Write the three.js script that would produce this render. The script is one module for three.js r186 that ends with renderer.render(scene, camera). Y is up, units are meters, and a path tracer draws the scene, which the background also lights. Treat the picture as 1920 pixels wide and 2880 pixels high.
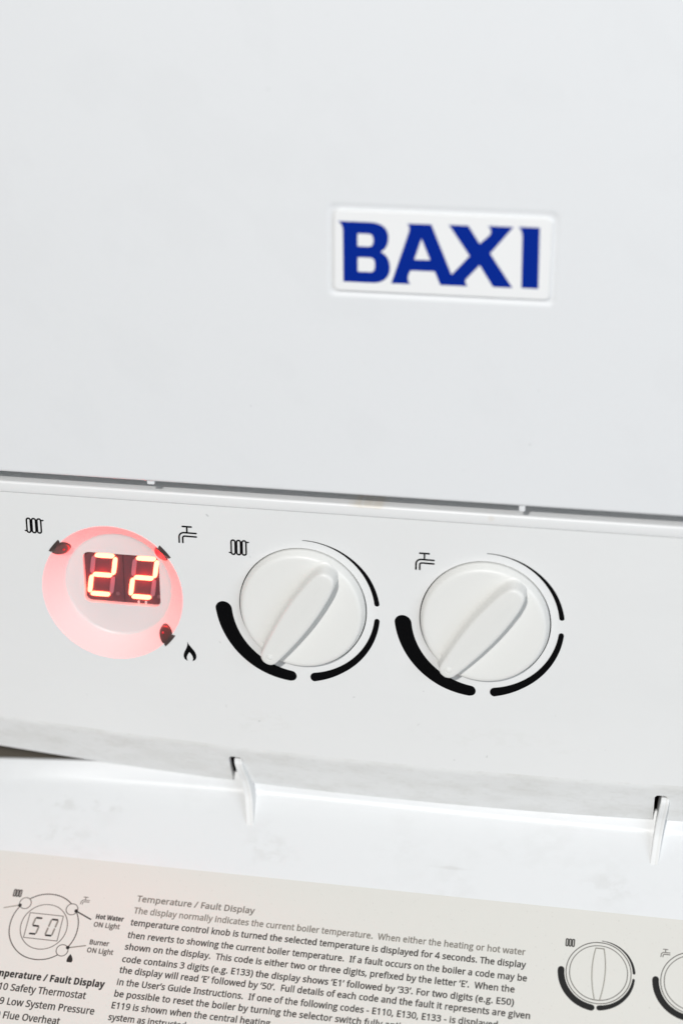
import * as THREE from 'three';
import { mergeGeometries, mergeVertices, toCreasedNormals } from 'three/addons/utils/BufferGeometryUtils.js';
import { RectAreaLightUniformsLib } from 'three/addons/lights/RectAreaLightUniformsLib.js';

// ---------------------------------------------------------------- camera, lights, exposure
const scene = new THREE.Scene();
const H = 1.25;                                             // height of the middle of the control panel above the floor
const camera = new THREE.PerspectiveCamera(31.49, 682 / 1024, 0.05, 20);
camera.position.set(0.10193, H + 0.24409, 0.49971);
camera.rotation.order = 'YXZ';
camera.rotation.set(-0.3939, 0.17761, -0.0003);
camera.focus = 0.565;
camera.userData.fStop = 5;

RectAreaLightUniformsLib.init();
scene.background = new THREE.Color().setRGB(0.13, 0.132, 0.135);   // pale room round the boiler
function areaLight(name, color, intensity, w, h, from, to) {
  const l = new THREE.RectAreaLight(color, intensity, w, h);
  l.name = name; l.position.set(from[0], H + from[1], from[2]); l.lookAt(to[0], H + to[1], to[2]); scene.add(l);
  return l;
}
areaLight('flash_light', 0xfffdfa, 1800, 0.08, 0.07, [-0.14, 1.16, 1.87], [0.01, 0, 0]);
areaLight('window_light', 0xeaf4ff, 2.7, 0.8, 0.8, [0.9, 0.40, 0.85], [0, 0.03, 0]);

const renderer = new THREE.WebGLRenderer({ antialias: true });
renderer.toneMapping = THREE.LinearToneMapping;
renderer.toneMappingExposure = 1.10;
renderer.shadowMap.enabled = true;
renderer.setSize(682, 1024);

// ---------------------------------------------------------------- helpers (all lengths below are millimetres)
let seed = 7;
const rnd = () => { seed = (seed * 1664525 + 1013904223) >>> 0; return seed / 4294967296; };
const hash = (x, y, s) => { let n = Math.imul(x, 374761393) + Math.imul(y, 668265263) + Math.imul(s, 1274126177); n = Math.imul(n ^ (n >>> 13), 1274126177); return ((n ^ (n >>> 16)) >>> 0) / 4294967296; };
function vnoise(x, y, s) {
  const xi = Math.floor(x), yi = Math.floor(y), u = x - xi, v = y - yi, a = u * u * (3 - 2 * u), b = v * v * (3 - 2 * v);
  return (hash(xi, yi, s) * (1 - a) + hash(xi + 1, yi, s) * a) * (1 - b) + (hash(xi, yi + 1, s) * (1 - a) + hash(xi + 1, yi + 1, s) * a) * b;
}
const fbm = (x, y, s, o = 4) => { let t = 0, w = 0.5, n = 0; for (let i = 0; i < o; i++) { t += w * vnoise(x, y, s + i); n += w; w *= 0.5; x *= 2.03; y *= 2.03; } return t / n; };
const sstep = (a, b, x) => { const t = Math.min(1, Math.max(0, (x - a) / (b - a))); return t * t * (3 - 2 * t); };

function mesh(name, geo, mat, parent, label) {
  geo.scale(0.001, 0.001, 0.001);
  const m = new THREE.Mesh(geo, mat); m.name = name; m.castShadow = m.receiveShadow = true;
  if (label) m.userData.label = label;
  parent.add(m); return m;
}
function group(name, parent, label) { const g = new THREE.Group(); g.name = name; if (label) g.userData.label = label; parent.add(g); return g; }
// a surface through rows of points (all rows equally long)
function loft(rows, closed = false, crease = 0.5) {
  const n = rows[0].length, pos = [], uv = [], idx = [];
  rows.forEach((r, i) => r.forEach((p, j) => { pos.push(...p); uv.push(j / (n - 1), i / (rows.length - 1)); }));
  for (let i = 0; i + 1 < rows.length; i++) for (let j = 0; j < (closed ? n : n - 1); j++) {
    const k = (j + 1) % n, a = i * n + j, b = i * n + k, c = a + n, d = b + n; idx.push(a, c, b, b, c, d);
  }
  const g = new THREE.BufferGeometry();
  g.setAttribute('position', new THREE.Float32BufferAttribute(pos, 3)); g.setAttribute('uv', new THREE.Float32BufferAttribute(uv, 2)); g.setIndex(idx);
  return toCreasedNormals(g, crease);
}
const plain = (g) => { const q = g.index ? g.toNonIndexed() : g; for (const k of Object.keys(q.attributes)) if (!['position', 'normal', 'uv'].includes(k)) q.deleteAttribute(k); return q; };
const join = (list) => mergeGeometries(list.map(plain));
function mapUV(g, f) { const p = g.attributes.position, u = g.attributes.uv; for (let i = 0; i < p.count; i++) { const [a, b] = f(p.getX(i), p.getY(i), p.getZ(i)); u.setXY(i, a, b); } return g; }
function roundRect(cx, cy, hx, hy, r, n = 10) {          // points, counter-clockwise
  const out = [];
  for (const [sx, sy, a0] of [[1, 1, 0], [-1, 1, 90], [-1, -1, 180], [1, -1, 270]]) for (let i = 0; i <= n; i++) {
    const a = (a0 + 90 * i / n) * Math.PI / 180; out.push([cx + sx * (hx - r) + r * Math.cos(a), cy + sy * (hy - r) + r * Math.sin(a)]);
  }
  return out;
}
const shapeOf = (pts) => new THREE.Shape(pts.map((p) => new THREE.Vector2(p[0], p[1])));
const pathOf = (pts) => new THREE.Path(pts.map((p) => new THREE.Vector2(p[0], p[1])));
const circlePts = (cx, cy, r, n = 96) => Array.from({ length: n }, (_, i) => [cx + r * Math.cos(i / n * 2 * Math.PI), cy + r * Math.sin(i / n * 2 * Math.PI)]);
function print(shape, z = 0.07) { const g = new THREE.ExtrudeGeometry(shape, { depth: 0.06, bevelEnabled: false, curveSegments: 24 }); g.translate(0, 0, z - 0.06); return g; }
// a stroke of even width with round ends, as flat print
function stroke(pts, w, z = 0.07) {
  const l = [], r = [], h = w / 2;
  for (let i = 0; i < pts.length; i++) {
    const a = pts[Math.max(0, i - 1)], b = pts[Math.min(pts.length - 1, i + 1)], d = Math.hypot(b[0] - a[0], b[1] - a[1]), nx = -(b[1] - a[1]) / d, ny = (b[0] - a[0]) / d;
    l.push([pts[i][0] + nx * h, pts[i][1] + ny * h]); r.push([pts[i][0] - nx * h, pts[i][1] - ny * h]);
  }
  const cap = (p, q) => { const t = Math.atan2(p[1] - q[1], p[0] - q[0]), o = []; for (let i = 1; i < 8; i++) o.push([q[0] + h * Math.cos(t + Math.PI / 2 - Math.PI * i / 8 ), q[1] + h * Math.sin(t + Math.PI / 2 - Math.PI * i / 8)]); return o; };
  const n = pts.length - 1, e = cap([2 * pts[n][0] - pts[n - 1][0], 2 * pts[n][1] - pts[n - 1][1]], pts[n]), s = cap([2 * pts[0][0] - pts[1][0], 2 * pts[0][1] - pts[1][1]], pts[0]);
  return print(shapeOf([...l, ...e, ...r.reverse(), ...s]), z);
}
function canvasTexture(w, h, draw) {
  const c = document.createElement('canvas'); c.width = w; c.height = h; draw(c.getContext('2d'), w, h);
  const t = new THREE.CanvasTexture(c); t.colorSpace = THREE.SRGBColorSpace; t.magFilter = THREE.LinearFilter; t.anisotropy = 8; return t;
}
// grime as a colour map: f(u mm, v mm) gives [r, g, b] factors
function dirtTexture(w, h, wmm, hmm, f) {
  const d = new Uint8Array(w * h * 4);
  for (let j = 0; j < h; j++) for (let i = 0; i < w; i++) { const c = f(i / w * wmm, j / h * hmm); for (let k = 0; k < 3; k++) d[(j * w + i) * 4 + k] = Math.round(255 * Math.min(1, Math.max(0, c[k]))); d[(j * w + i) * 4 + 3] = 255; }
  const t = new THREE.DataTexture(d, w, h); t.colorSpace = THREE.NoColorSpace; t.magFilter = THREE.LinearFilter; t.minFilter = THREE.LinearFilter; t.needsUpdate = true; return t;
}
const lin = (r, g, b) => new THREE.Color().setRGB(r, g, b);

// ---------------------------------------------------------------- materials
const X0 = -195, X1 = 262;                                // left and right sides of the boiler
const W = X1 - X0;
const blob = (x, y, cx, cy, rx, ry, s) => sstep(1, 0.25, Math.hypot((x - cx) / rx, (y - cy) / ry) + 0.9 * (fbm(x * 0.35, y * 0.35, s) - 0.5));
const speck = (x, y, cell, s, share, r0, depth) => {       // sparse dust: at most one speck in a cell
  let d = 0; const i = Math.floor(x / cell), j = Math.floor(y / cell);
  if (hash(i, j, s) < share) { const px = (i + 0.2 + 0.6 * hash(i, j, s + 1)) * cell, py = (j + 0.2 + 0.6 * hash(i, j, s + 2)) * cell, r = r0 * (0.5 + hash(i, j, s + 3)), a = 3 * hash(i, j, s + 4), u = (x - px) * Math.cos(a) + (y - py) * Math.sin(a), v = -(x - px) * Math.sin(a) + (y - py) * Math.cos(a); d = depth * hash(i, j, s + 5) * sstep(1.2, 0.4, Math.hypot(u / (r * (1 + 1.5 * hash(i, j, s + 6))), v / r)); }
  return d;
};
const panelTex = dirtTexture(2048, 512, W, 114, (x, y) => {
  x += X0; y -= 64;
  const g = 0.985 + 0.03 * (fbm(x * 0.03, y * 0.05, 3) - 0.5);
  const sm = 0.030 * blob(x, y, -14, -42, 13, 5, 21) * sstep(0.42, 0.7, fbm(x * 0.5, y * 0.9, 31)) + 0.02 * blob(x, y, 60, -41, 40, 6, 22) * sstep(0.45, 0.75, fbm(x * 0.35, y * 0.6, 32));
  const sp = speck(x, y, 11, 80, 0.16, 0.22, 0.3);
  return [g - sm - sp, g - sm * 1.05 - sp, g - sm * 1.3 - sp];
});
const trimTex = dirtTexture(2048, 64, W, 14, (x, y) => {
  x += X0; y += 32;
  const st = 0.20 * blob(x, y, 20, 35.4, 7, 1.0, 5) * sstep(0.3, 0.6, fbm(x * 0.5, y * 1.4, 6)) + 0.10 * blob(x, y, 57.5, 34.2, 1.4, 1.3, 8);
  const g = 0.985 + 0.02 * (fbm(x * 0.05, y * 0.2, 4) - 0.5);
  return [g - st * 0.35, g - st * 0.62, g - st];
});
const lipTex = dirtTexture(2048, 96, W, 20, (x, y) => {
  const a = fbm(x * 0.09, y * 0.22, 11), b = fbm(x * 0.45, y * 0.8, 12), c = fbm(x * 1.6, y * 1.6, 13);
  const d = 0.09 * sstep(0.3, 0.85, a) + 0.05 * sstep(0.45, 0.85, b) + 0.03 * c;
  return [1 - d * 0.8, 1 - d * 0.84, 1 - d * 0.95];
});
const flapTex = dirtTexture(2048, 512, W, 120, (x, y) => {   // y from the top of the flap downwards
  x += X0;
  const a = fbm(x * 0.06, y * 0.08, 41), b = fbm(x * 0.3, y * 0.4, 42);
  let d = 0.035 * sstep(0.45, 0.75, a) * sstep(0.3, 0.7, b);
  d += 0.10 * blob(x, y, -75, 14, 18, 3.0, 43) * sstep(0.35, 0.65, b) + 0.07 * blob(x, y, -9, 24, 12, 7, 44) * sstep(0.3, 0.6, b) + 0.09 * blob(x, y, 50, 23.6, 7, 0.9, 45) + 0.06 * blob(x, y, 99, 25, 12, 6, 46) * sstep(0.3, 0.6, b) + 0.06 * blob(x, y, -80, 25, 14, 4, 47) * sstep(0.45, 0.7, b);
  return [1 - d * 0.85, 1 - d * 0.9, 1 - d];
});
const casingTex = dirtTexture(2048, 2048, W, 520, (x, y) => {
  const g = 0.99 + 0.016 * (fbm(x * 0.02, y * 0.02, 61) - 0.5) + 0.008 * (fbm(x * 0.9, y * 0.9, 62, 2) - 0.5) - speck(x, y, 16, 70, 0.22, 0.24, 0.16) - 0.012 * sstep(0.55, 0.75, fbm(x * 0.06 + y * 0.02, y * 0.05, 63));
  return [g, g, g];
});
const mat = {
  casing: new THREE.MeshPhysicalMaterial({ map: casingTex, color: lin(0.812, 0.824, 0.834), roughness: 0.42, clearcoat: 0.6, clearcoatRoughness: 0.12 }),
  badge: new THREE.MeshPhysicalMaterial({ color: lin(0.89, 0.893, 0.89), roughness: 0.3, clearcoat: 0.4, clearcoatRoughness: 0.1 }),
  blue: new THREE.MeshPhysicalMaterial({ color: lin(0.0003, 0.021, 0.27), roughness: 0.55, specularIntensity: 0.15 }),
  panel: new THREE.MeshPhysicalMaterial({ color: lin(0.80, 0.805, 0.80), map: panelTex, roughness: 0.48 }),
  trim: new THREE.MeshPhysicalMaterial({ color: lin(0.81, 0.813, 0.81), map: trimTex, roughness: 0.4 }),
  lip: new THREE.MeshPhysicalMaterial({ color: lin(0.80, 0.805, 0.80), map: lipTex, roughness: 0.55 }),
  knob: new THREE.MeshPhysicalMaterial({ color: lin(0.805, 0.805, 0.78), roughness: 0.42 }),
  flap: new THREE.MeshPhysicalMaterial({ color: lin(0.80, 0.81, 0.815), map: flapTex, roughness: 0.40 }),
  ink: new THREE.MeshPhysicalMaterial({ color: lin(0.002, 0.002, 0.0025), roughness: 0.7, specularIntensity: 0.12 }),
  bowl: new THREE.MeshPhysicalMaterial({ color: lin(0.72, 0.70, 0.69), roughness: 0.35 }),
  lens: new THREE.MeshPhysicalMaterial({ color: lin(0.06, 0.043, 0.04), roughness: 0.3 }),
  face: new THREE.MeshPhysicalMaterial({ color: lin(0.13, 0.058, 0.066), roughness: 0.5, specularIntensity: 0.4 }),
  seam: new THREE.MeshStandardMaterial({ color: lin(0.04, 0.02, 0.022), roughness: 0.7 }),
  off: new THREE.MeshStandardMaterial({ color: lin(0.40, 0.16, 0.19), roughness: 0.5 }),
  dot: new THREE.MeshStandardMaterial({ color: lin(0.20, 0.10, 0.11), roughness: 0.5 }),
  lit: new THREE.MeshStandardMaterial({ color: lin(0.3, 0.1, 0.08), emissive: new THREE.Color().setRGB(1.0, 0.125, 0.066), emissiveIntensity: 9.5, roughness: 0.6 }),
  led: new THREE.MeshStandardMaterial({ color: lin(0.2, 0.01, 0.01), emissive: new THREE.Color().setRGB(0.75, 0.005, 0.02), emissiveIntensity: 0.55, roughness: 0.4 }),
  pin: new THREE.MeshStandardMaterial({ color: lin(0.85, 0.83, 0.82), roughness: 0.3 }),
  steel: new THREE.MeshStandardMaterial({ color: lin(0.24, 0.215, 0.18), roughness: 0.6 }),
};

// ---------------------------------------------------------------- the boiler
const boiler = new THREE.Group(); boiler.name = 'wall_boiler'; boiler.position.set(0, H, 0); scene.add(boiler);
boiler.userData = { label: 'white wall boiler with lit red display, two round knobs and open printed flap', category: 'boiler' };

// casing: painted front sheet with a shallow pocket for the badge, rolled lower edge, sides, top and underside
{
  const zf = 6, yb = 41.3, top = 560, rr = 0.9, cx = 41.8, cy = 115.65, hx = 30.5, hy = 11.6;
  const sheet = new THREE.ShapeGeometry((() => { const s = shapeOf([[X0, yb + rr], [X1, yb + rr], [X1, top], [X0, top]]); s.holes.push(pathOf(roundRect(cx, cy, hx + 2.3, hy + 2.3, 2.6))); return s; })());
  sheet.translate(0, 0, zf);
  const rings = [[2.3, 2.3, 0], [2.0, 2.0, 0.02], [1.6, 1.6, 0.09], [1.2, 1.2, 0.22], [0.8, 0.8, 0.33], [0.4, 0.4, 0.39], [0.1, 0.1, 0.4], [-4, -4, 0.4]].map(([ex, ey, d]) => roundRect(cx, cy, hx + ex, hy + ey, Math.max(0.4, 0.3 + ex)).map(([x, y]) => [x, y, zf - d]));   // shallow pocket
  const pocket = loft(rings, true, 1.2);
  const roll = []; for (let i = 0; i <= 8; i++) { const a = i / 8 * Math.PI / 2; roll.push([[X0, yb + rr - rr * Math.sin(a), zf - rr + rr * Math.cos(a)], [X1, yb + rr - rr * Math.sin(a), zf - rr + rr * Math.cos(a)]]); }
  const under = loft([roll[8], [[X0, yb, -14], [X1, yb, -14]], [[X0, yb + 1.2, -14], [X1, yb + 1.2, -14]], [[X0, yb + 1.2, zf - 1.3], [X1, yb + 1.2, zf - 1.3]]], false, 0.3);
  const sides = [];
  for (const x of [X0, X1]) { const b = new THREE.BoxGeometry(1.2, top - yb - rr, 280); b.translate(x + (x < 0 ? 0.6 : -0.6), (top + yb + rr) / 2, zf - 140.2); sides.push(b); }
  const lid = new THREE.BoxGeometry(W - 3, 1.2, 279); lid.translate((X0 + X1) / 2, top - 0.7, zf - 140.5); sides.push(lid);
  const c = mesh('casing', mapUV(join([sheet, pocket, loft(roll, false, 1.2), under, ...sides]), (x, y) => [(x - X0) / W, (y - yb) / 520]), mat.casing, boiler, 'glossy white painted upper casing');
  for (const [x, w, h] of [[-45.7, 2.1, 1.25], [66.95, 1.6, 1.9]]) {
    const s = shapeOf(roundRect(x, yb - h / 2 + 0.6, w / 2, h / 2 + 0.6, 0.25, 3));
    const g = new THREE.ExtrudeGeometry(s, { depth: 1.4, bevelEnabled: true, bevelThickness: 0.15, bevelSize: 0.1, bevelSegments: 2 }); g.translate(0, 0, zf - 2.6);
    mesh('spacer_nib', g, mat.casing, c);
  }
  const plate = new THREE.ExtrudeGeometry(shapeOf(roundRect(cx, cy, hx - 0.35, hy - 0.35, 1.3)), { depth: 0.4, bevelEnabled: true, bevelThickness: 0.35, bevelSize: 0.35, bevelSegments: 4 }); plate.translate(0, 0, zf - 0.42 + 0.35);
  const badge = mesh('badge', plate, mat.badge, boiler, 'white plastic name badge with raised blue capitals'), zl = 6.68;
  const B = new THREE.Shape(); B.moveTo(12.5, 124.15); B.quadraticCurveTo(13.85, 123.1, 13.85, 121.2); B.lineTo(14.0, 106.75); B.lineTo(22.4, 106.75);
  B.bezierCurveTo(25.4, 106.8, 27.35, 108.5, 27.3, 111.35); B.bezierCurveTo(27.25, 113.7, 26.3, 115.1, 24.6, 115.8); B.bezierCurveTo(26.1, 116.6, 26.8, 118.1, 26.78, 120.0); B.bezierCurveTo(26.75, 122.7, 24.8, 124.15, 21.4, 124.15);
  const hole = (x0, x1, y0, y1) => { const p = new THREE.Path(), r = 1.5; p.moveTo(x0 + 0.3, y1); p.lineTo(x1 - r, y1); p.bezierCurveTo(x1 - 0.4, y1, x1, y1 - 0.6, x1, (y0 + y1) / 2); p.bezierCurveTo(x1, y0 + 0.6, x1 - 0.4, y0, x1 - r, y0); p.lineTo(x0 + 0.3, y0); p.quadraticCurveTo(x0, y0, x0, y0 + 0.3); p.lineTo(x0, y1 - 0.3); p.quadraticCurveTo(x0, y1, x0 + 0.3, y1); return p; };
  B.holes.push(hole(18.0, 22.5, 117.15, 120.8), hole(18.1, 23.0, 109.85, 114.0));
  const A = new THREE.Shape(); A.moveTo(32.0, 124.2); A.lineTo(38.8, 124.25); A.lineTo(44.74, 110.18); A.lineTo(49.64, 115.78); A.lineTo(43.64, 124.34); A.lineTo(49.09, 124.35); A.lineTo(52.36, 119.38); A.lineTo(54.75, 121.6);
  A.quadraticCurveTo(56.0, 122.8, 54.6, 124.5); A.lineTo(61.6, 124.5); A.lineTo(55.39, 116.74); A.lineTo(61.89, 107.2); A.lineTo(56.42, 107.2); A.lineTo(52.54, 113.26); A.lineTo(49.2, 109.5); A.quadraticCurveTo(48.0, 108.4, 49.4, 107.05); A.lineTo(41.58, 107.05);
  A.lineTo(39.99, 110.88); A.lineTo(33.2, 110.85); A.quadraticCurveTo(31.7, 108.6, 33.15, 106.9); A.lineTo(27.7, 106.87); A.lineTo(32.35, 121.4); A.quadraticCurveTo(33.0, 123.2, 32.0, 124.2);
  A.holes.push(pathOf([[36.1, 120.05], [34.15, 114.02], [38.62, 114.08]]));
  const I = new THREE.Shape(); I.moveTo(62.9, 124.6); I.lineTo(68.8, 124.6); I.lineTo(69.07, 107.3); I.lineTo(64.35, 107.3); I.lineTo(64.1, 121.8); I.quadraticCurveTo(64.0, 123.6, 62.9, 124.6);
  for (const s of [B, A, I]) mesh('letter', print(s, zl + 0.02), mat.blue, badge);
}

// control panel: flat moulding with openings for the knobs and the display, sloping lower lip with hinge slots, rounded top trim
const K1 = [0, 0], K2 = [56.68, 0], DC = [-61.37, -0.18], DR = 22.96;
const fold = (x) => { const c = Math.max(-118, Math.min(140, x)), y = ((-1.2532e-7 * c + 2.2888e-4) * c - 0.018987) * c - 53.44; return y + (x < c ? -0.07 : 0) * (x - c) * 0.8; };
const lipLen = (x) => { const c = Math.max(-120, Math.min(140, x)); return ((-2.5e-7 * c - 8.8e-5) * c + 0.0097) * c + 17.25; };
let panel;
{
  const pts = []; for (let i = 0; i <= 90; i++) { const x = X0 + 1 + (W - 2) * i / 90; pts.push([x, fold(x) + 1.2]); }
  pts.push([X1 - 1, 32.06], [X0 + 1, 32.06]);
  const s = shapeOf(pts); s.holes.push(pathOf(circlePts(...K1, 20.2)), pathOf(circlePts(...K2, 20.2)), pathOf(circlePts(...DC, DR, 128)));
  const g = new THREE.ExtrudeGeometry(s, { depth: 2.4, bevelEnabled: false }); g.translate(0, 0, -2.4);
  panel = mesh('control_panel', mapUV(plain(g), (x, y) => [(x - X0) / W, (y + 64) / 114]), mat.panel, boiler, 'flat white control panel with printed symbols');

  // lip: bent down and back from the fold, 2 mm thick, cut by two hinge slots
  const T = 23 * Math.PI / 180, slots = [[-25.4, -20.9], [111.6, 115.6]];
  const place = (x, q, d) => {                             // q along the lip from the fold, d depth behind its face
    const r = 2.2; let y, z, n;
    if (q < r) { const t = Math.max(0, q) / r * T; n = t; y = 1.2 - 2.2 / T * Math.sin(t); z = -2.2 / T * (1 - Math.cos(t)); }
    else { n = T; y = 1.2 - 2.2 / T * Math.sin(T) - (q - r) * Math.cos(T); z = -2.2 / T * (1 - Math.cos(T)) - (q - r) * Math.sin(T); }
    return [x, fold(x) + y + d * Math.sin(n) * 1, z - d * Math.cos(n)];
  };
  const cols = []; for (let i = 0; i <= 120; i++) cols.push(X0 + 1 + (W - 2) * i / 120);
  for (const [a, b] of slots) cols.push(a, a + 0.5, a + 1.1, b - 1.1, b - 0.5, b);
  cols.sort((a, b) => a - b);
  const slotTop = (x) => { for (const [a, b] of slots) if (x >= a && x <= b) { const e = Math.min(x - a, b - x); return 5.1 + (e < 1.1 ? 1.1 - Math.sqrt(Math.max(0, 1.21 - (1.1 - e) ** 2)) : 0); } return null; };
  const quads = [], uvq = [];
  const quad = (a, b, c, d, ua, ub, uc, ud) => { quads.push(...a, ...b, ...c, ...a, ...c, ...d); uvq.push(...ua, ...ub, ...uc, ...ua, ...uc, ...ud); };
  const UVq = (x, q) => [(x - X0) / W, q / 20];
  const NQ = 14, D = 2.0;
  for (let i = 0; i + 1 < cols.length; i++) {
    const xa = cols[i], xb = cols[i + 1], mid = (xa + xb) / 2, inSlot = slotTop(mid) !== null;
    const ea = inSlot ? slotTop(xa) : lipLen(xa) + 1.2, eb = inSlot ? slotTop(xb) : lipLen(xb) + 1.2;
    for (let j = 0; j < NQ; j++) {
      const q = (e, k) => k < 5 ? 2.2 * k / 4.0 * (k <= 4 ? 1 : 1) : 2.2 + (e - 2.2) * (k - 4) / (NQ - 4);
      const a0 = q(ea, j), a1 = q(ea, j + 1), b0 = q(eb, j), b1 = q(eb, j + 1);
      for (const d of [0, D]) { const P = [place(xa, a0, d), place(xa, a1, d), place(xb, b1, d), place(xb, b0, d)], U = [UVq(xa, a0), UVq(xa, a1), UVq(xb, b1), UVq(xb, b0)]; if (d) { P.reverse(); U.reverse(); } quad(...P, ...U); }
    }
    quad(place(xa, ea, 0), place(xa, ea, D), place(xb, eb, D), place(xb, eb, 0), UVq(xa, ea), UVq(xa, ea), UVq(xb, eb), UVq(xb, eb));
  }
  for (const [a, b] of slots) for (const [x, f] of [[a, 1], [b, -1]]) {
    const P = [place(x, 6.2, 0), place(x, 6.2, D), place(x, lipLen(x) + 1.2, D), place(x, lipLen(x) + 1.2, 0)]; if (f < 0) P.reverse(); quad(...P, ...[6.2, 6.2, 17, 17].map((q) => UVq(x, q)));
  }
  let lg = new THREE.BufferGeometry(); lg.setAttribute('position', new THREE.Float32BufferAttribute(quads, 3)); lg.setAttribute('uv', new THREE.Float32BufferAttribute(uvq, 2));
  lg = toCreasedNormals(lg, 0.45);
  mesh('lower_lip', lg, mat.lip, panel, 'grimy sloping lower lip with two hinge slots');

  // top trim
  const prof = [[31.5, -0.5], [32.26, -0.5], [32.26, -0.2], [32.32, -0.06], [32.5, 0], [34.9, 0]]; const r = 0.8; for (let i = 1; i <= 8; i++) { const a = i / 8 * 1.5; prof.push([34.9 + r * Math.sin(a), -r + r * Math.cos(a)]); } prof.push([35.9, -11], [36.5, -11.6], [48, -11.6]);   // ledge with a top face running back under the casing
  const tg = loft(prof.map(([y, z]) => [[X0 + 1, y, z], [X1 - 1, y, z]]).reverse(), false, 0.6);
  mesh('top_trim', mapUV(tg, (x, y) => [(x - X0) / W, Math.min(1, (y - 32) / 14)]), mat.trim, panel, 'rounded white strip above the groove with a tan stain');

  // printed scales round the knobs: wedge that thickens clockwise from twelve to nine o'clock, in three pieces
  const inner = 22.7, outer = (a) => { const t = [[0, 22.86], [18, 22.98], [40, 23.42], [60, 23.95], [84, 24.3], [95, 24.32], [120, 24.6], [150, 25.05], [175, 25.78], [185, 26.15], [210, 26.8], [240, 27.4], [270, 28.0]]; for (let i = 0; i + 1 < t.length; i++) if (a <= t[i + 1][0]) return t[i][1] + (t[i + 1][1] - t[i][1]) * (a - t[i][0]) / (t[i + 1][0] - t[i][0]); return 28; };
  const arc = (a0, a1, capA, capB, c) => {
    const o = [], n = [], P = (a, r) => { const t = (90 - a) * Math.PI / 180; return [c[0] + r * Math.cos(t), c[1] + r * Math.sin(t)]; };
    const ra = (outer(a0) - inner) / 2, rb = (outer(a1) - inner) / 2, da = capA ? ra / (inner + ra) * 57.3 : 0, db = capB ? rb / (inner + rb) * 57.3 : 0;
    for (let i = 0; i <= 40; i++) { const a = a0 + da + (a1 - a0 - da - db) * i / 40; o.push(P(a, outer(a))); n.push(P(a, inner)); }
    const cap = (a, rad, sign) => { const out = [], m = inner + rad; for (let i = 1; i < 12; i++) { const t = Math.PI * i / 12; out.push(P(a + sign * Math.sin(t) * rad / m * 57.3, m + Math.cos(t) * rad * sign)); } return out; };
    const e = capB ? cap(a1 - db, rb, 1) : [], s = capA ? cap(a0 + da, ra, -1) : [];
    return print(shapeOf([...o, ...e, ...n.reverse(), ...s]));
  };
  for (const c of [K1, K2]) for (const [a0, a1, ca, cb] of [[-0.3, 84.3, false, true], [94.6, 174.6, true, true], [185, 270.3, true, true]]) mesh('scale_arc', arc(Math.max(0, a0), a1, ca, cb, c), mat.ink, panel);

  // symbols
  const radiator = (x, y) => {                            // x, y: upper left of the first tube
    const list = [], w = 1.25, h = 4.8, sp = 1.72, lw = 0.52;
    for (let k = 0; k < 3; k++) {
      const cx = x + 0.62 + k * sp, p = []; for (let i = 0; i <= 8; i++) { const a = Math.PI * i / 8; p.push([cx + w / 2 * Math.cos(a), y - w / 2 + w / 2 * Math.sin(a)]); } for (let i = 0; i <= 8; i++) { const a = Math.PI + Math.PI * i / 8; p.push([cx + w / 2 * Math.cos(a), y - h + w / 2 + w / 2 * Math.sin(a)]); }
      const o = roundRect(cx, y - h / 2, w / 2 + lw / 2, h / 2 + lw / 2, w / 2 + lw / 2 - 0.001, 6), n = roundRect(cx, y - h / 2, w / 2 - lw / 2, h / 2 - lw / 2, w / 2 - lw / 2 - 0.001, 6);
      const s = shapeOf(o); s.holes.push(pathOf(n)); list.push(print(s, 0.07 + 0.001 * k));
      if (k < 2) for (const yy of [y - 1.15, y - h + 1.15]) list.push(stroke([[cx + w / 2, yy], [cx + sp - w / 2, yy]], 0.5, 0.074));
    }
    list.push(stroke([[x + 0.62 + 2 * sp + w / 2 - 0.1, y - 0.55], [x + 0.62 + 2 * sp + w / 2 + 0.75, y - 0.42]], 0.45, 0.075), stroke([[x + 0.15, y - h + 0.42], [x - 0.6, y - h + 0.55]], 0.42, 0.075));
    return join(list);
  };
  mesh('radiator_symbol', radiator(-88.1, 23.7), mat.ink, panel, 'printed radiator symbol beside the display');
  mesh('radiator_symbol', radiator(-22.3, 21.25), mat.ink, panel, 'printed radiator symbol above the knob nearer the display');
  const tap = (x, y) => {                                 // x, y: where the stem meets the pipe
    const w = 0.52, bend = (cx, cy, r) => Array.from({ length: 9 }, (_, i) => { const a = Math.PI / 2 + Math.PI / 2 * i / 8; return [cx + r * Math.cos(a), cy + r * Math.sin(a)]; });
    return join([stroke([[x - 1.4, y + 2.0], [x + 1.4, y + 2.0]], w + 0.02, 0.07), stroke([[x, y + 1.95], [x, y + 0.05]], w, 0.072),
      stroke([[x + 2.9, y - 0.08], [x - 1.0, y - 0.05], ...bend(x - 1.0, y - 1.6, 1.55).slice(1), [x - 2.55, y - 3.4]], w, 0.074), stroke([[x + 2.9, y - 1.24], [x - 0.75, y - 1.2], ...bend(x - 0.75, y - 1.85, 0.65).slice(1), [x - 1.4, y - 3.4]], w, 0.076)]);
  };
  mesh('tap_symbol', tap(-36.25, 22.62), mat.ink, panel, 'printed tap symbol beside the display');
  mesh('tap_symbol', tap(37.75, 19.35), mat.ink, panel, 'printed tap symbol above the knob farther from the display');
  const fl = new THREE.Shape(), fx = -36.7, fy = -18.6; fl.moveTo(fx - 0.7, fy + 3.5); fl.bezierCurveTo(fx - 0.3, fy + 1.9, fx + 2.0, fy + 0.6, fx + 2.1, fy - 1.4); fl.bezierCurveTo(fx + 2.1, fy - 2.6, fx + 1.5, fy - 3.1, fx + 0.7, fy - 3.25);
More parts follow.
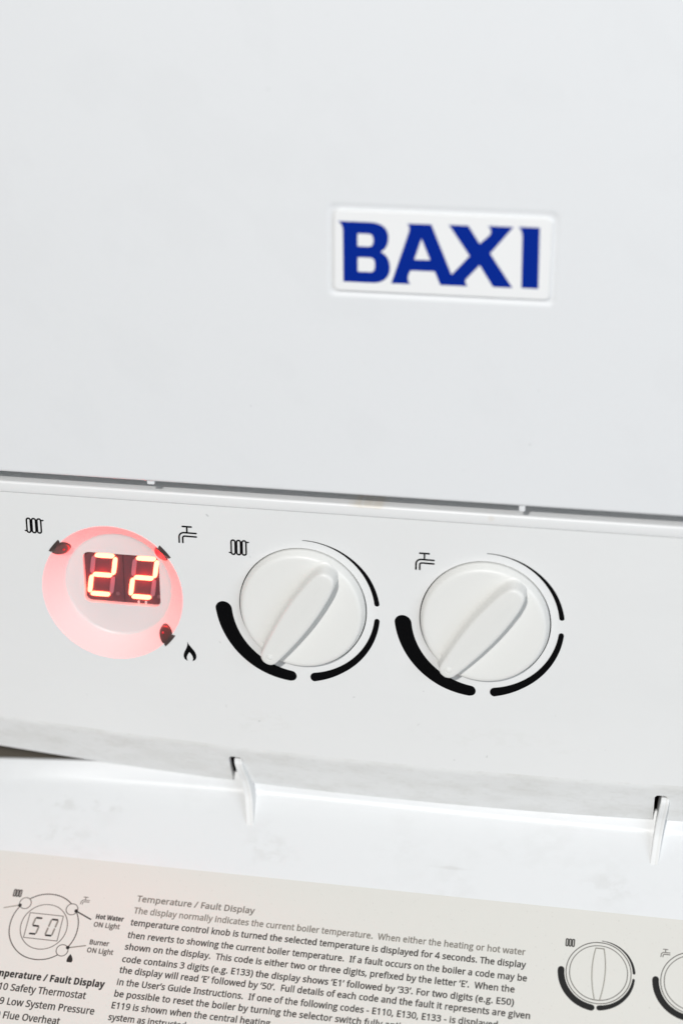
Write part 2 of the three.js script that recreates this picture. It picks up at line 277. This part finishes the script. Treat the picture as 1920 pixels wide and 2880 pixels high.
  fl.bezierCurveTo(fx + 1.3, fy - 2.6, fx + 0.9, fy - 1.2, fx - 0.1, fy - 0.2); fl.bezierCurveTo(fx - 1.0, fy - 1.2, fx - 1.4, fy - 2.5, fx - 0.7, fy - 3.25); fl.bezierCurveTo(fx - 1.6, fy - 3.1, fx - 2.1, fy - 2.5, fx - 2.05, fy - 1.4); fl.bezierCurveTo(fx - 1.9, fy + 0.4, fx - 0.5, fy + 1.2, fx - 0.7, fy + 3.5);
  mesh('flame_symbol', print(fl), mat.ink, panel, 'printed flame symbol beside the display');
}

// knobs
function makeKnob(c, deg, label) {
  const k = group('control_knob', boiler, label); k.position.set(c[0] / 1000, c[1] / 1000, 0); k.rotation.z = deg * Math.PI / 180;
  const prof = [[19.85, -4], [19.85, 0.3], [19.7, 0.9], [19.35, 1.9], [19.1, 2.55], [18.85, 2.95], [18.4, 3.25], [17.8, 3.38], [16.8, 3.4], [0.001, 3.4]].map(([r, z]) => new THREE.Vector2(r, z));
  const disc = new THREE.LatheGeometry(prof, 128); disc.rotateX(Math.PI / 2); mesh('knob_disc', disc, mat.knob, k);
  // pointer: boat-shaped grip along the local x axis, its tip overhanging the rim
  const hw = [[-19.7, 0], [-19.55, 1.0], [-19.0, 1.9], [-18.1, 2.5], [-16.8, 2.8], [-14.5, 3.15], [-11, 3.6], [-6, 4.1], [-1, 4.4], [4, 4.45], [9, 4.2], [13, 3.8], [15.3, 3.3], [16.9, 2.75], [17.9, 1.95], [18.35, 1.05], [18.5, 0]];
  const curve = new THREE.CatmullRomCurve3([...hw.map(([s, t]) => new THREE.Vector3(s, t, 0)), ...hw.slice(1, -1).reverse().map(([s, t]) => new THREE.Vector3(s, -t, 0))], true, 'centripetal');
  const N = 140, base = curve.getSpacedPoints(N).slice(0, N);
  const nrm = base.map((p, i) => { const a = base[(i + N - 1) % N], b = base[(i + 1) % N], d = Math.hypot(b.x - a.x, b.y - a.y); return [-(b.y - a.y) / d, (b.x - a.x) / d]; });
  const zt = (s) => 8.55 + 0.045 * s;
  const ring = (off, zf, extra = 0) => base.map((p, i) => { const o = off + extra * Math.max(0, nrm[i][1]); return [p.x + nrm[i][0] * o, p.y + nrm[i][1] * o, zf(p.x)]; });   // wider fillet on one flank
  const over = (s) => s < -18.6 ? 1.2 : 0;
  const rows = [ring(0.5, (s) => (s < -16 ? 2.2 : 3.36), 1.6), ring(0.42, (s) => (s < -16 ? 2.5 : 3.5), 0.9), ring(0.36, (s) => (s < -16 ? 3.0 : 3.95), 0.5), ring(0.3, (s) => 4.9, 0.25), ring(0.2, (s) => zt(s) - 1.2), ring(0.12, (s) => zt(s) - 0.65), ring(-0.12, (s) => zt(s) - 0.28), ring(-0.45, (s) => zt(s) - 0.07), ring(-0.9, (s) => zt(s)), ring(-1.2, (s) => zt(s) + 0.02)];
  const last = rows[rows.length - 1], inner = (f, up) => last.map((p) => [p[0] * (1 - (1 - f) * 0.2), p[1] * f, zt(p[0]) + up]);
  const pg = loft([...rows, inner(0.75, 0.03), inner(0.5, 0.05), inner(0.25, 0.06), inner(0.001, 0.06)].map((r) => r.slice().reverse()), true, 1.0);
  mesh('pointer', pg, mat.knob, k);
  const dp = [[0.001, 0.28], [0.55, 0.26], [0.75, 0.12], [0.8, -0.3]].reverse().map(([r, z]) => new THREE.Vector2(r, z)), d = new THREE.LatheGeometry(dp, 32); d.rotateX(Math.PI / 2); d.translate(-17.0, 0, zt(-17) - 0.1);
  const rg = new THREE.TorusGeometry(1.05, 0.12, 8, 40); rg.translate(-17.0, 0, zt(-17) + 0.02);
  mesh('pointer_dot', join([d, rg]), mat.knob, k);
  return k;
}
makeKnob(K1, 57.6, 'white round knob with raised pointer, between the display and the other knob');
makeKnob(K2, 53.9, 'white round knob with raised pointer, farther from the display');

// display: dished surround, window, two seven-segment digits, three indicator lenses
{
  const D = group('display', boiler, 'round dished display lit red and reading 22'); D.position.set(DC[0] / 1000, DC[1] / 1000, 0);
  const win = roundRect(1.15, 1.8, 12.5, 8.75, 1.9, 6), zd = -7;
  const prof = [[23.25, -0.35], [22.94, -0.06], [22.75, -0.22], [22.5, -0.6], [18.1, -6.1], [17.85, -6.5], [17.55, -6.8], [17.2, -6.95], [16.9, -7]].map(([r, z]) => circlePts(0, 0, r, 128).map(([x, y]) => [x, y, z]));
  const cone = loft(prof.map((r) => r.slice()), true, 0.7);
  const s = shapeOf(circlePts(0, 0, 16.9, 128)); s.holes.push(pathOf(win));
  const disc = new THREE.ShapeGeometry(s); disc.translate(0, 0, zd);
  const wall = loft([win.map(([x, y]) => [x, y, zd]), win.map(([x, y]) => [x, y, zd - 1.7])], true, 0.6);
  mesh('display_surround', join([cone, disc, wall]), mat.bowl, D, 'white dished surround glowing pink');
  const face = new THREE.BoxGeometry(27, 19.4, 1.5); face.translate(1.2, 1.85, zd - 1.55 - 0.75);
  const zf = zd - 1.55;
  mesh('display_face', face, mat.face, D, 'dark maroon face behind the window');
  const seam = new THREE.BoxGeometry(0.16, 18, 0.1); seam.translate(1.4, 1.85, zf + 0.03); mesh('module_seam', seam, mat.seam, D);
  const SL = 0.155, hh = 6.8, hwid = 3.6, th = 1.42;
  const seg = (cx, cy, x0, y0, x1, y1) => {                // hexagonal bar between two corners of the digit
    const L = Math.hypot(x1 - x0, y1 - y0), ux = (x1 - x0) / L, uy = (y1 - y0) / L, h = th / 2, g = 0.28, pt = (a, b) => { const x = x0 + ux * a - uy * b, y = y0 + uy * a + ux * b; return [cx + x + SL * y, cy + y]; };
    const sh = new THREE.Shape(), P = [pt(g, 0), pt(g + h * 0.75, h), pt(L - g - h * 0.75, h), pt(L - g, 0), pt(L - g - h * 0.75, -h), pt(g + h * 0.75, -h)];
    P.forEach((p, i) => { const q = P[(i + 1) % 6], r = P[(i + 5) % 6], t = 0.25, a = [p[0] + (r[0] - p[0]) * t, p[1] + (r[1] - p[1]) * t], b = [p[0] + (q[0] - p[0]) * t, p[1] + (q[1] - p[1]) * t]; if (i) sh.lineTo(...a); else sh.moveTo(...a); sh.quadraticCurveTo(...p, ...b); });
    const ge = new THREE.ExtrudeGeometry(sh, { depth: 0.5, bevelEnabled: false, curveSegments: 4 }); ge.translate(0, 0, zf); return ge;
  };
  for (const cx of [-5.6, 8.05]) {
    const cy = 2.3, on = [[-1, 1, 1, 1], [1, 1, 1, 0], [-1, 0, 1, 0], [-1, 0, -1, -1], [-1, -1, 1, -1]], off = [[-1, 1, -1, 0], [1, 0, 1, -1]];
    for (const [a, b, c, d] of on) mesh('display_segment', seg(cx, cy, a * hwid, b * hh, c * hwid, d * hh), mat.lit, D);
    for (const [a, b, c, d] of off) { const g = seg(cx, cy, a * hwid, b * hh, c * hwid, d * hh); g.translate(0, 0, -0.2); mesh('dark_segment', g, mat.off, D, 'unlit dull pink segment'); }
    const p = new THREE.CylinderGeometry(0.62, 0.62, 0.2, 24); p.rotateX(Math.PI / 2); p.translate(cx + 4.75, cy - 6.35, zf + 0.04); mesh('decimal_point', p, mat.dot, D);
  }
  for (const x of [6.0, 8.4]) { const t = new THREE.TorusGeometry(0.32, 0.13, 8, 20); t.scale(0.8, 1.15, 1); t.translate(x, -6.4, zf + 0.15); mesh('solder_pin', t, mat.pin, D); }
  for (const [deg, lab] of [[140.5, 'dark indicator lens beside the radiator symbol'], [41.5, 'dark indicator lens beside the tap symbol'], [-39.5, 'dark indicator lens beside the flame symbol']]) {
    // D-shaped light pipe: flat along the rim, round towards the middle, sloping top
    const o = []; for (let i = 0; i <= 8; i++) { const t = (-1 + 2 * i / 8) * 6.4 / 57.3; o.push([24.1 * Math.cos(t), 24.1 * Math.sin(t)]); } for (let i = 0; i <= 20; i++) { const t = Math.PI * i / 20; o.push([22.0 - 3.0 * Math.sin(t), 2.7 * Math.cos(t)]); }
    const zt = (r) => 0.3 - Math.max(0, 22.9 - r) * 0.80;
    const ring = (f, dz, dr = 0) => o.map(([x, y]) => { const x2 = 22.75 + (x - 22.75) * f + dr, y2 = y * f; return [x2, y2, dz === null ? -7 : zt(x2) + dz]; });
    const g = loft([ring(1, null), ring(1, -0.45), ring(0.95, -0.12), ring(0.86, 0), ring(0.01, 0.05)].map((r) => r.slice()), true, 0.7);
    g.rotateZ(deg * Math.PI / 180); mesh('indicator_lens', g, mat.lens, D, lab);
    if (deg !== 41.5) { const b = new THREE.SphereGeometry(0.42, 16, 12); b.translate(20.6, -0.3, zt(20.6) - 0.1); b.rotateZ(deg * Math.PI / 180); mesh('indicator_light', b, mat.led, D); }
  }
}
// red light thrown by the digits on the dish round them
areaLight('display_light', 0xff0616, 28, 0.024, 0.016, [DC[0] / 1000 + 0.0012, DC[1] / 1000 + 0.0019, -0.0068], [DC[0] / 1000 + 0.0012, DC[1] / 1000 + 0.0019, 1]);

for (const x of [-5.6, 8.05]) {
  const p = new THREE.PointLight(0xff0818, 0.00022, 0, 2); p.name = 'digit_light'; p.position.set((DC[0] + x) / 1000, H + (DC[1] + 2.3) / 1000, -0.008); p.castShadow = true; p.shadow.radius = 0.15; scene.add(p);
}

// flap: opened downwards, seen from inside, with its rolled hinge edge, two hinge arms and the instruction label
{
  const PH = 1.03218, Y0 = -77, cp = Math.cos(PH), sp = Math.sin(PH), nf = [sp, cp];   // in-plane up direction: (cp, -sp) in (y, z); normal: (sp, cp)
  const at = (v, d = 0) => [Y0 + v * cp + d * nf[0], -v * sp + d * nf[1]];              // v along the flap upwards, d above its inner face
  const ridge = (x) => { const c = Math.max(-112, Math.min(130, x)); return ((2.273e-6 * c - 2.303e-4) * c - 0.00902) * c + 8.1 - (x < c ? 0.06 * (c - x) : 0); };
  const topY = (x) => (x > -60 ? -66.9 : -66.9 - 0.075 * (-60 - x));
  const NX = 120, rows = [];
  const prof = (x) => {
    const vr = ridge(x), R = at(vr), Tt = [topY(x), -8.7], out = [];
    const du = [cp, -sp], dl = Math.hypot(Tt[0] - R[0], Tt[1] - R[1]), dr = [(Tt[0] - R[0]) / dl, (Tt[1] - R[1]) / dl], f = Math.min(1.6, dl * 0.4);
    out.push([Tt[0] + 0.3, Tt[1] - 1.5], [Tt[0] + 0.35, Tt[1] - 0.3], Tt);
    for (let i = 0; i <= 8; i++) { const t = i / 8, a = [R[0] + dr[0] * f, R[1] + dr[1] * f], b = [R[0] - du[0] * f, R[1] - du[1] * f]; out.push([(1 - t) ** 2 * a[0] + 2 * t * (1 - t) * R[0] + t * t * b[0], (1 - t) ** 2 * a[1] + 2 * t * (1 - t) * R[1] + t * t * b[1]]); }
    for (let i = 1; i <= 24; i++) out.push(at(vr - f - (vr - f + 112) * i / 24));
    out.push(at(-112.3, -0.3), at(-112.3, -2.4), at(vr - 2, -2.4));
    return out;
  };
  for (let i = 0; i <= NX; i++) { const x = X0 + 1 + (W - 2) * i / NX; rows.push(prof(x).map(([y, z]) => [x, y, z])); }
  const g = loft(rows, false, 0.7);
  const flap = mesh('flap', mapUV(g, (x, y, z) => [(x - X0) / W, Math.min(1, Math.max(0, (12 - ((y - Y0) * cp - z * sp)) / 120))]), mat.flap, boiler, 'opened drop-down flap, white inside, with printed instructions');

  // hinge arms: fins that rise from the flap and hook into the lip slots
  for (const [x, lean] of [[-17.6, -0.23], [112.9, 0.10]]) {
    const P = [at(-3.6, -0.1), at(0.5, 1.5), at(5.0, 3.6), [-66.2, -3.1], [-62.0, -1.9], [-59.0, -1.7], [-57.9, -2.6], [-57.9, -12], [-66, -12], at(11, -1), at(8, -1)];
    const pts = []; const cr = new THREE.CatmullRomCurve3(P.slice(0, 7).map(([y, z]) => new THREE.Vector3(z, y, 0)), false, 'centripetal'); for (const q of cr.getPoints(40)) pts.push([q.x, q.y]); for (const [y, z] of P.slice(7)) pts.push([z, y]);
    const s = shapeOf(pts), ge = new THREE.ExtrudeGeometry(s, { depth: 2.1, bevelEnabled: true, bevelThickness: 0.25, bevelSize: 0.25, bevelSegments: 2 });
    ge.rotateY(-Math.PI / 2); ge.translate(x + 1.05, 0, 0);  // shape x (z) -> world z, extrusion along x
    const pp = ge.attributes.position; for (let i = 0; i < pp.count; i++) pp.setX(i, pp.getX(i) + lean * (pp.getY(i) + 78.8)); ge.computeVertexNormals();
    mesh('hinge_arm', ge, mat.lip, flap, 'white plastic hinge arm reaching into a slot of the lip');
  }

  // instruction label
  const LX0 = -128, LX1 = 196, LV1 = -21.5, LV0 = -108, PX = 2048 / (LX1 - LX0), TH = Math.round((LV1 - LV0) * PX);
  const tex = canvasTexture(2048, TH, (c, w, h) => {
    c.fillStyle = '#ecebe7'; c.fillRect(0, 0, w, h);
    const X = (x) => (x - LX0) * PX, Y = (v) => (LV1 - v) * PX;
    c.lineCap = 'round';
    const text = (str, x0, x1, v, px, color, font = '') => { c.save(); c.font = `${font}${px * PX}px sans-serif`; c.fillStyle = color; const tw = c.measureText(str).width; c.translate(X(x0), Y(v)); if (x1 !== null) c.scale((x1 - x0) * PX / tw, 1); c.fillText(str, 0, 0); c.strokeStyle = color; c.lineWidth = 0.11 * PX; c.strokeText(str, 0, 0); c.restore(); return tw / PX; };
    const ink = '#2a2826', em = 3.0;
    text('Temperature / Fault Display', -49.1, -10.6, -34.2, em, '#77736d');
    text('The display normally indicates the current boiler temperature.  When either the heating or hot water', -49.2, 75.5, -38.4, em, '#827e77');
    const body = [['temperature control knob is turned the selected temperature is displayed for 4 seconds. The display', 76.0, -42.5], ['then reverts to showing the current boiler temperature.  If a fault occurs on the boiler a code may be', 76.8, -46.7], ['shown on the display.  This code is either two or three digits, prefixed by the letter \u2018E\u2019.  When the', 73.4, -50.7],
      ['code contains 3 digits (e.g. E133) the display shows \u2018E1\u2019 followed by \u201833\u2019. For two digits (e.g. E50)', 73.6, -54.8], ['the display will read \u2018E\u2019 followed by \u201850\u2019.  Full details of each code and the fault it represents are given', 78.9, -58.4],
      ['in the User\u2019s Guide Instructions.  If one of the following codes - E110, E130, E133 - is displayed', 69.5, -62.4], ['be possible to reset the boiler by turning the selector switch fully anti', 40.5, -66.2], ['E119 is shown when the central heating', 0.8, -70.0], ['system as instructed', -24.8, -73.8]];
    for (const [s, x1, v] of body) text(s, -49.4, x1, v, em, ink);
    text('Temperature / Fault Display', -91.6, -53.0, -63.8, em * 1.0, '#1d1b1a', 'bold ');
    text('E110 Safety Thermostat', -89.8, -58.0, -68.1, em * 1.02, ink); text('E119 Low System Pressure', -89.8, -54.1, -72.8, em * 1.02, ink); text('E130 Flue Overheat', -89.8, -64.2, -77.2, em * 1.02, ink);
    text('Hot Water', -61.1, -51.9, -41.6, 2.15, '#3c3a38', 'bold '); text('ON Light', -61.2, -52.6, -44.3, 2.15, '#55524e'); text('Burner', -61.1, -54.7, -50.3, 2.15, '#45423f'); text('ON Light', -61.3, -52.7, -53.0, 2.15, '#55524e');
    const circ = (x, v, r, lw, col, fill) => { c.beginPath(); c.arc(X(x), Y(v), r * PX, 0, 7); c.lineWidth = lw * PX; c.strokeStyle = col; if (fill) { c.fillStyle = fill; c.fill(); } c.stroke(); };
    const line = (pts, lw, col) => { c.beginPath(); pts.forEach(([x, v], i) => (i ? c.lineTo(X(x), Y(v)) : c.moveTo(X(x), Y(v)))); c.lineWidth = lw * PX; c.strokeStyle = col; c.stroke(); };
    circ(-77.1, -46.1, 11.15, 0.3, '#4a4744'); circ(-77.05, -46.15, 7.6, 0.26, '#6a6662');
    c.strokeStyle = '#6a6662'; c.lineWidth = 0.25 * PX; c.beginPath(); c.rect(X(-82.7), Y(-41.95), 11.1 * PX, 8.45 * PX); c.stroke();
    for (const [x, v] of [[-85.1, -38.9], [-69.4, -39.3], [-69.2, -53.3]]) circ(x, v, 1.9, 0.25, '#5a5753', '#ecebe7');
    line([[-91.7, -41.2], [-86.6, -39.7]], 0.36, '#9c988f'); line([[-67.8, -39.8], [-62.5, -42.0]], 0.36, '#23211f'); line([[-67.4, -52.2], [-62.1, -50.9]], 0.36, '#8a867e');
    for (const [x, v] of [[-86.7, -39.8], [-67.9, -39.7], [-67.6, -52.2]]) { c.fillStyle = '#1a1918'; c.beginPath(); c.arc(X(x), Y(v), 0.55 * PX, 0, 7); c.fill(); }
    const seg7 = (x, v, set) => { const w = 2.2, h = 2.75, S = { a: [0, 2, 1, 2], b: [1, 2, 1, 1], c: [1, 1, 1, 0], d: [0, 0, 1, 0], e: [0, 0, 0, 1], f: [0, 1, 0, 2], g: [0, 1, 1, 1] }; for (const k of set) { const [a, b, d, e] = S[k], P = (p, q) => [x + p * w + q * 0.45, v + q * h]; const A = P(a, b), B = P(d, e), t = 0.14; line([[A[0] + (B[0] - A[0]) * t, A[1] + (B[1] - A[1]) * t], [B[0] - (B[0] - A[0]) * t, B[1] - (B[1] - A[1]) * t]], 0.55, 'abcdefg'.includes(k) && 'adg'.includes(k) ? '#1e1c1b' : '#8d8982'); } };
    seg7(-81.3, -48.9, 'acdfg'); seg7(-76.0, -48.9, 'abcdef');
    const rad = (x, v, s) => { for (let k = 0; k < 3; k++) { c.strokeStyle = '#3a3836'; c.lineWidth = 0.34 * PX * s; c.beginPath(); c.roundRect ? c.roundRect(X(x + k * 0.95 * s), Y(v), 0.6 * PX * s, 2.3 * PX * s, 0.3 * PX * s) : c.rect(X(x + k * 0.95 * s), Y(v), 0.6 * PX * s, 2.3 * PX * s); c.stroke(); } };
    const tp = (x, v) => { line([[x - 0.7, v + 1.0], [x + 0.7, v + 1.0]], 0.25, '#6a6662'); line([[x, v + 1], [x, v]], 0.25, '#6a6662'); line([[x + 1.4, v], [x - 0.6, v], [x - 1.2, v - 0.5], [x - 1.3, v - 1.5]], 0.25, '#6a6662'); line([[x + 1.4, v - 0.6], [x - 0.4, v - 0.6], [x - 0.65, v - 0.9], [x - 0.7, v - 1.5]], 0.25, '#6a6662'); };
    rad(-89.8, -34.6, 1); tp(-65.8, -35.7); rad(87.6, -31.6, 1); tp(117.8, -32.7);
    c.fillStyle = '#23211f'; c.beginPath(); c.moveTo(X(-66.2), Y(-54.2)); c.quadraticCurveTo(X(-64.6), Y(-56), X(-65.3), Y(-56.9)); c.lineTo(X(-66.8), Y(-56.9)); c.quadraticCurveTo(X(-67.3), Y(-56), X(-66.2), Y(-54.2)); c.fill();
    for (const x of [98.08, 126.6]) {
      const v = -41.55; circ(x, v, 9.8, 0.22, '#4b4845'); circ(x, v, 8.75, 0.22, '#5a5753');
      for (const sgn of [-1, 1]) { c.beginPath(); c.moveTo(X(x - 0.1 + sgn * 1.25), Y(v + 7.9)); c.quadraticCurveTo(X(x + sgn * 3.0), Y(v), X(x + 0.1 + sgn * 0.75), Y(v - 8.8)); c.lineWidth = 0.3 * PX; c.strokeStyle = '#9a968e'; c.stroke(); }
      line([[x - 1.2, v + 7.9], [x + 1.2, v + 7.9]], 0.3, '#8a867e');
      for (const [a0, a1, t0, t1] of [[2, 84, 0.1, 0.75], [96, 175, 0.7, 1.55], [187, 269, 1.9, 1.95]]) for (let i = 0; i < 60; i++) { const s = a0 + (a1 - a0) * i / 60, e = a0 + (a1 - a0) * (i + 1.3) / 60, t = t0 + (t1 - t0) * i / 60, r = 10.35 + t / 2; c.beginPath(); c.lineCap = i === 0 || i === 59 ? 'round' : 'butt'; c.arc(X(x), Y(v), r * PX, (s - 90) * Math.PI / 180, (e - 90) * Math.PI / 180); c.lineWidth = t * PX; c.strokeStyle = '#0c0b0b'; c.stroke(); }
      c.lineCap = 'round';
    }
    for (let i = 0; i < 2600; i++) { c.fillStyle = `rgba(120,112,100,${0.03 + 0.05 * rnd()})`; c.fillRect(rnd() * w, rnd() * h, 1 + rnd() * 2, 1 + rnd() * 2); }
  });
  const q = (x, v, d) => { const [y, z] = at(v, d); return [x, y, z]; };
  const front = loft([[q(LX0, LV1, 0.16), q(LX1, LV1, 0.16)], [q(LX0, LV0, 0.16), q(LX1, LV0, 0.16)]]);
  mapUV(front, (x, y, z) => [(x - LX0) / (LX1 - LX0), (((y - Y0) * cp - z * sp) - LV0) / (LV1 - LV0)]);
  const edge = loft([[q(LX0, LV1, 0.16), q(LX1, LV1, 0.16)], [q(LX0, LV1 + 0.02, 0.02), q(LX1, LV1 + 0.02, 0.02)]]); mapUV(edge, () => [0.001, 0.999]);
  mesh('instruction_label', join([front, edge]), new THREE.MeshStandardMaterial({ map: tex, color: lin(0.865, 0.858, 0.835), roughness: 0.6 }), flap, 'cream label of printed text and knob drawings');
}

// sheet-metal inside of the boiler behind panel and flap: back, two sides and a bottom plate
{
  const box = (x0, x1, y0, y1, z0, z1) => { const g = new THREE.BoxGeometry(x1 - x0, y1 - y0, z1 - z0); g.translate((x0 + x1) / 2, (y0 + y1) / 2, (z0 + z1) / 2); return g; };
  mesh('chassis', join([box(X0 + 2, X1 - 2, -97, 555, -274, -272.5), box(X0 + 2, X1 - 2, -98.5, -97, -274, 19), box(X0 + 2, X0 + 3.5, -97, 40, -272, -14), box(X1 - 3.5, X1 - 2, -97, 40, -272, -14)]), mat.steel, boiler, 'sheet-metal chassis seen through the gap beside the flap');
}
renderer.render(scene, camera);
